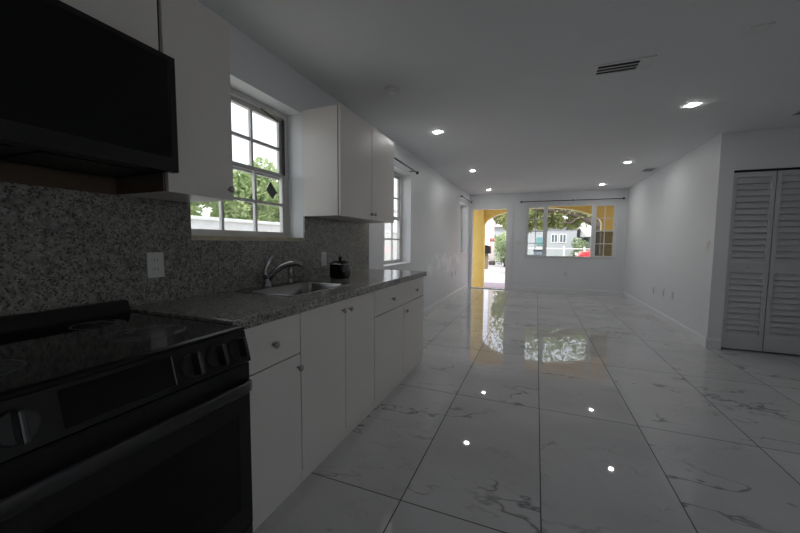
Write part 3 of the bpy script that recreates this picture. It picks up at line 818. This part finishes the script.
struct(MB().box(-40, 40, 31, 33.6, GZ, GZ+.04).build('lawn', M['grass']))

# street fence
ft = thing('picket_fence', 'low white rail fence along the front yard facing the street', 'fence', (1, 25, GZ))
m = MB(); m.box(-1.9, 6.5, 24.97, 25.03, .83, .89); m.box(-1.9, 6.5, 24.97, 25.03, .22, .28); m.build('rails', M['fence'], ft)
for k in range(8):
    x = -1.9+k*1.2; MB().box(x-.05, x+.05, 24.95, 25.05, GZ, 1.0, .01).build('fence_post', M['fence'], ft)

def car(label, x, y, paint, name='car'):
    t = thing(name, label, 'car', (x+2.1, y+.85, GZ)); g = GZ; ZS = 1.3
    prof = [(0, .32), (.05, .62), (.25, .78), (1.15, .90), (1.75, 1.34), (2.9, 1.38), (3.6, 1.0), (4.15, .93), (4.25, .6), (4.2, .3), (3.75, .28), (3.6, .52), (3.2, .62), (2.85, .5), (2.7, .26), (1.4, .26), (1.25, .5), (.85, .62), (.5, .5), (.38, .28)]
    m = MB(); m.prism([(x+a, g+b*ZS) for a, b in prof], 'y', y, y+1.7); o = m.build('car_body', paint, t)
    bv = o.modifiers.new('soft', 'BEVEL'); bv.width = .05; bv.segments = 2; bv.limit_method = 'ANGLE'
    for yy in (y-.004, y+1.7): 
        m = MB(); m.prism([(x+1.42, g+.94*ZS), (x+1.82, g+1.27*ZS), (x+2.25, g+1.29*ZS), (x+2.25, g+.96*ZS)], 'y', yy, yy+.004); m.prism([(x+2.32, g+.96*ZS), (x+2.32, g+1.29*ZS), (x+2.85, g+1.30*ZS), (x+3.3, g+1.0*ZS)], 'y', yy, yy+.004); m.build('side_window', M['carglass'], t)
    m = MB(); dx, dz = .6, .44
    a = Vector((x+1.2, 0, g+.925*ZS)); b = Vector((x+1.72, 0, g+1.31*ZS)); off = Vector((-.02, 0, .02))
    vs = [m.bm.verts.new(p) for p in ((a+off).x and [(a.x-.02, y+.15, a.z+.02), (a.x-.02, y+1.55, a.z+.02), (b.x-.02, y+1.5, b.z+.02), (b.x-.02, y+.2, b.z+.02)])]
    m.bm.faces.new(vs); o = m.build('windscreen', M['carglass'], t); so = o.modifiers.new('t', 'SOLIDIFY'); so.thickness = .02
    for wx in (.85, 3.2):
        for yy in (y+.02, y+1.5):
            wo = MB().lathe([(.15, 0), (.38, .0), (.40, .03), (.40, .15), (.38, .18), (.15, .18)], (x+wx, yy, g+.40), 'y', 20).build('wheel', M['rubber'], t)
            MB().lathe([(.22, -.004), (.23, .0), (.22, .184), (.10, .186)], (x+wx, yy, g+.40), 'y', 16).build('hubcap', M['silver'], wo)
    MB().box(x-.02, x+.04, y+.2, y+.5, g+.80, g+.96, .01).build('headlight', M['fence'], t); MB().box(x-.02, x+.04, y+1.2, y+1.5, g+.80, g+.96, .01).build('headlight', M['fence'], t)
car('red car parked in front of the white low house', 2.25, 22.2, M['red'])
tb = thing('trash_bin', 'dark wheeled trash bin by the street below the turquoise shutter', 'trash bin', (.12, 26.2, GZ))
m = MB(); loft(m, [(rrect(-.12, .36, 25.95, 26.45, .05), GZ), (rrect(-.18, .42, 25.9, 26.5, .05), GZ+.95)]); m.build('bin_body', M['hglass'], tb)
MB().box(-.2, .44, 25.88, 26.52, GZ+.95, GZ+1.03, .03).build('bin_lid', M['black'], tb)
# trees in the front yard
def big_tree(label, base, r, trunk_pts, branches, clumps, leafm, n, size, sd, name='oak_tree', tm=None):
    t = thing(name, label, 'tree', (base[0], base[1], GZ))
    MB().tube(trunk_pts, r, 12).build('trunk', tm or M['bark'], t)
    for b in branches: MB().tube(b[0], b[1], 9).build('branch', M['bark'], t)
    f = MB()
    for k, (c, rad) in enumerate(clumps): f.leaves(c, rad, n, size, sd*100+k)
    f.build('foliage', leafm, t)
    return t
big_tree('spreading oak with a dark trunk and long low branch outside the wide window', (2.38, 15, 0), [.26, .2, .18, .2],
         [(2.38, 15, GZ), (2.30, 15, .8), (2.27, 15, 1.8), (2.3, 15.1, 3.0)],
         [([(2.27, 15, 1.85), (1.7, 14.8, 2.15), (1.0, 14.7, 2.45), (.2, 14.8, 2.5), (-.6, 15, 2.75)], [.16, .12, .10, .07, .03]),
          ([(2.28, 15, 2.4), (2.9, 15, 3.0), (3.6, 15.2, 3.4)], [.14, .1, .04]),
          ([(1.5, 14.8, 2.25), (1.2, 14.6, 2.0), (.8, 14.5, 1.95)], [.06, .04, .015])],
         [((-1.0, 15.2, 3.3), (.9, 1, .7)), ((-.35, 15.2, 2.35), (.5, .8, .55)), ((-.1, 15, 3.1), (.9, 1, .8)), ((.3, 15.4, 2.3), (.5, .9, .5)), ((.95, 15, 2.6), (.7, .9, .42)), ((1.1, 14.9, 3.3), (1, 1, .6)),
          ((1.55, 15.2, 2.35), (.5, .7, .3)), ((2.1, 15, 2.9), (.8, 1, .5)), ((2.9, 15, 3.3), (1, 1, .7)), ((.2, 15, 4.2), (1.6, 1.2, .8)), ((2.0, 15, 4.3), (1.6, 1.2, .8)), ((-.45, 15.5, 1.9), (.3, .5, .3)), ((.75, 15.3, 2.05), (.35, .5, .28)), ((.25, 15.3, 2.0), (.4, .5, .3)), ((-.1, 15.6, 2.6), (.8, .8, .5)), ((1.3, 15.5, 2.0), (.35, .5, .25)), ((.6, 15.8, 2.9), (1.2, .8, .5)), ((1.8, 15.7, 2.5), (.7, .6, .35)), ((-.3, 15.8, 2.15), (.3, .5, .35))],
         M['leafA'], 300, .085, 5)
PX, PY = -2.80, 24.0
pt = thing('palm_tree', 'pale slim palm trunk with a faded red band, seen through the front door', 'tree', (PX, PY, GZ))
MB().tube([(PX, PY, GZ), (PX-.01, PY, .2), (PX-.03, PY, 1.6), (PX-.06, PY, 4.5), (PX-.09, PY, 8)], [.22, .17, .15, .14, .13], 12).build('trunk', M['palebark'], pt)
MB().tube([(PX-.03, PY, 1.30), (PX-.03, PY, 1.52)], .17, 12).build('band', M['redband'], pt)
m = MB(); m.lathe([(.22, 0), (.23, .15), (.17, .35)], (PX, PY, GZ), 'z', 12); m.build('root_flare', M['bark'], pt)
m = MB()
for k in range(12):
    a = k*2*PI/12; p0 = Vector((PX-.09, PY, 8)); d = Vector((math.cos(a), math.sin(a), 0)); sd_ = Vector((-d.y, d.x, 0))
    pr_ = None
    for s in range(8):
        u = s/7*1.9; c0 = p0 + d*u + Vector((0, 0, .5*u-.42*u*u)); wd = .22*math.sin(PI*(s+.6)/8)
        row = [m.bm.verts.new(c0+sd_*wd-Vector((0, 0, wd*.5))), m.bm.verts.new(c0), m.bm.verts.new(c0-sd_*wd-Vector((0, 0, wd*.5)))]
        if pr_:
            m.bm.faces.new([pr_[0], pr_[1], row[1], row[0]]); m.bm.faces.new([pr_[1], pr_[2], row[2], row[1]])
        pr_ = row
m.build('fronds', M['leafC'], pt)
shrub('garden_shrub', 'green shrub beside the palm trunk in the front yard', 'shrub', (-1.75, 22, .55), (.6, .6, .75), 900, .09, M['leafC'], sd=21)
shrub('garden_shrub', 'loose green shrub at the street end of the front yard behind the palm', 'shrub', (-2.35, 27, .9), (.9, .7, 1.1), 900, .12, M['leafB'], sd=22)
shrub('garden_shrub', 'grey-green shrub in front of the two street houses beside the red car', 'shrub', (2.95, 30.2, .75), (.75, .5, .85), 800, .12, M['leafC'], sd=23)
big_tree('leafy green tree hanging over the front walk, seen through the door top', (-1.3, 20.5, 0), [.2, .16, .12, .05], [(-.9, 20.5, GZ), (-.95, 20.5, 1.5), (-1.1, 20.5, 3), (-1.3, 20.5, 4.2)], [],
         [((-1.7, 20.5, 3.6), (.8, .8, .8)), ((-2.0, 20.2, 2.7), (.35, .6, .5)), ((-1.55, 20.3, 2.3), (.3, .6, .4)), ((-.9, 20.5, 4.0), (1, .8, .8))], M['leafA'], 420, .10, 9, 'yard_tree')
# trees behind the houses across the street
for k, (x, y) in enumerate(((-9, 46), (-3, 47), (3.5, 46), (9.5, 44))):
    shrub('street_tree', ['dense tree behind the street houses, above the front walk', 'dense tree behind the grey street house roof, door side', 'dense tree behind the gap between the two street houses', 'dense tree behind the white low street house'][k],
          'tree', (x, y, 5.5), (2.6, 2.2, 3.2), 1600, .32, M['leafA'], sd=40+k, clumps=12, group='trees behind the street houses')
mb_ = thing('mailbox', 'black mailbox on a thick brown wooden post beside the front walk', 'mailbox', (-2.70, 20, GZ))
MB().box(-2.82, -2.56, 19.9, 20.1, GZ, .60, .01).build('post', M['brownwood'], mb_)
MB().prism([(-2.96, .60), (-2.42, .60), (-2.42, .95), (-2.48, 1.03), (-2.69, 1.08), (-2.90, 1.03), (-2.96, .95)], 'y', 19.75, 20.25).build('box', M['black'], mb_)
MB().box(-2.415, -2.40, 19.8, 19.83, .8, 1.1, .002).build('flag', M['red'], mb_)

# ------------------------------------------------------------------ light
wd = bpy.data.worlds.new('sky'); SC.world = wd; wd.use_nodes = True; nt = wd.node_tree
bgn = nt.nodes['Background']
sky = nt.nodes.new('ShaderNodeTexSky'); sky.sky_type = 'NISHITA'; sky.sun_disc = False
sky.sun_elevation = math.radians(48); sky.sun_rotation = math.radians(170); sky.dust_density = 3; sky.air_density = 1.2
mx = nt.nodes.new('ShaderNodeMix'); mx.data_type = 'RGBA'; mx.inputs[0].default_value = .7
nt.links.new(sky.outputs[0], mx.inputs[6]); mx.inputs[7].default_value = (9.5, 9.4, 10.3, 1)
nt.links.new(mx.outputs[2], bgn.inputs[0]); bgn.inputs[1].default_value = .13
sun = bpy.data.lights.new('sun', 'SUN'); sun.energy = 1.5; sun.angle = math.radians(1.5); sun.color = (1, .96, .9)
so = bpy.data.objects.new('sun', sun); COL.objects.link(so)
so.rotation_euler = Vector((-.22, .72, -.85)).to_track_quat('-Z', 'Y').to_euler(); so.location = (0, -5, 20)

# ------------------------------------------------------------------ camera
cam = bpy.data.cameras.new('camera'); co = bpy.data.objects.new('camera', cam); COL.objects.link(co); SC.camera = co
cam.sensor_width = 36; cam.lens = 340/800*36; cam.clip_start = .02; cam.clip_end = 300
yaw, pit, roll = (math.radians(a) for a in (21.8, -4.1, -.41))
F = Vector((-math.sin(yaw)*math.cos(pit), math.cos(yaw)*math.cos(pit), math.sin(pit)))
Rt = Vector((math.cos(yaw), math.sin(yaw), 0)); D = -Rt.cross(F)
c, s = math.cos(roll), math.sin(roll)
r2 = c*Rt + s*D; d2 = -s*Rt + c*D
mt = Matrix((r2, -d2, -F)).transposed().to_4x4(); mt.translation = (0, 0, 1.21)
co.matrix_world = mt

SC.view_settings.view_transform = 'Standard'; SC.view_settings.look = 'None'
SC.view_settings.gamma = 1; SC.view_settings.use_curve_mapping = False
SC.view_settings.exposure = 0.95
cy = SC.cycles
cy.use_denoising = True; cy.max_bounces = 14; cy.diffuse_bounces = 8; cy.glossy_bounces = 6; cy.transparent_max_bounces = 16
cy.sample_clamp_indirect = 8; cy.use_light_tree = True; cy.caustics_reflective = True
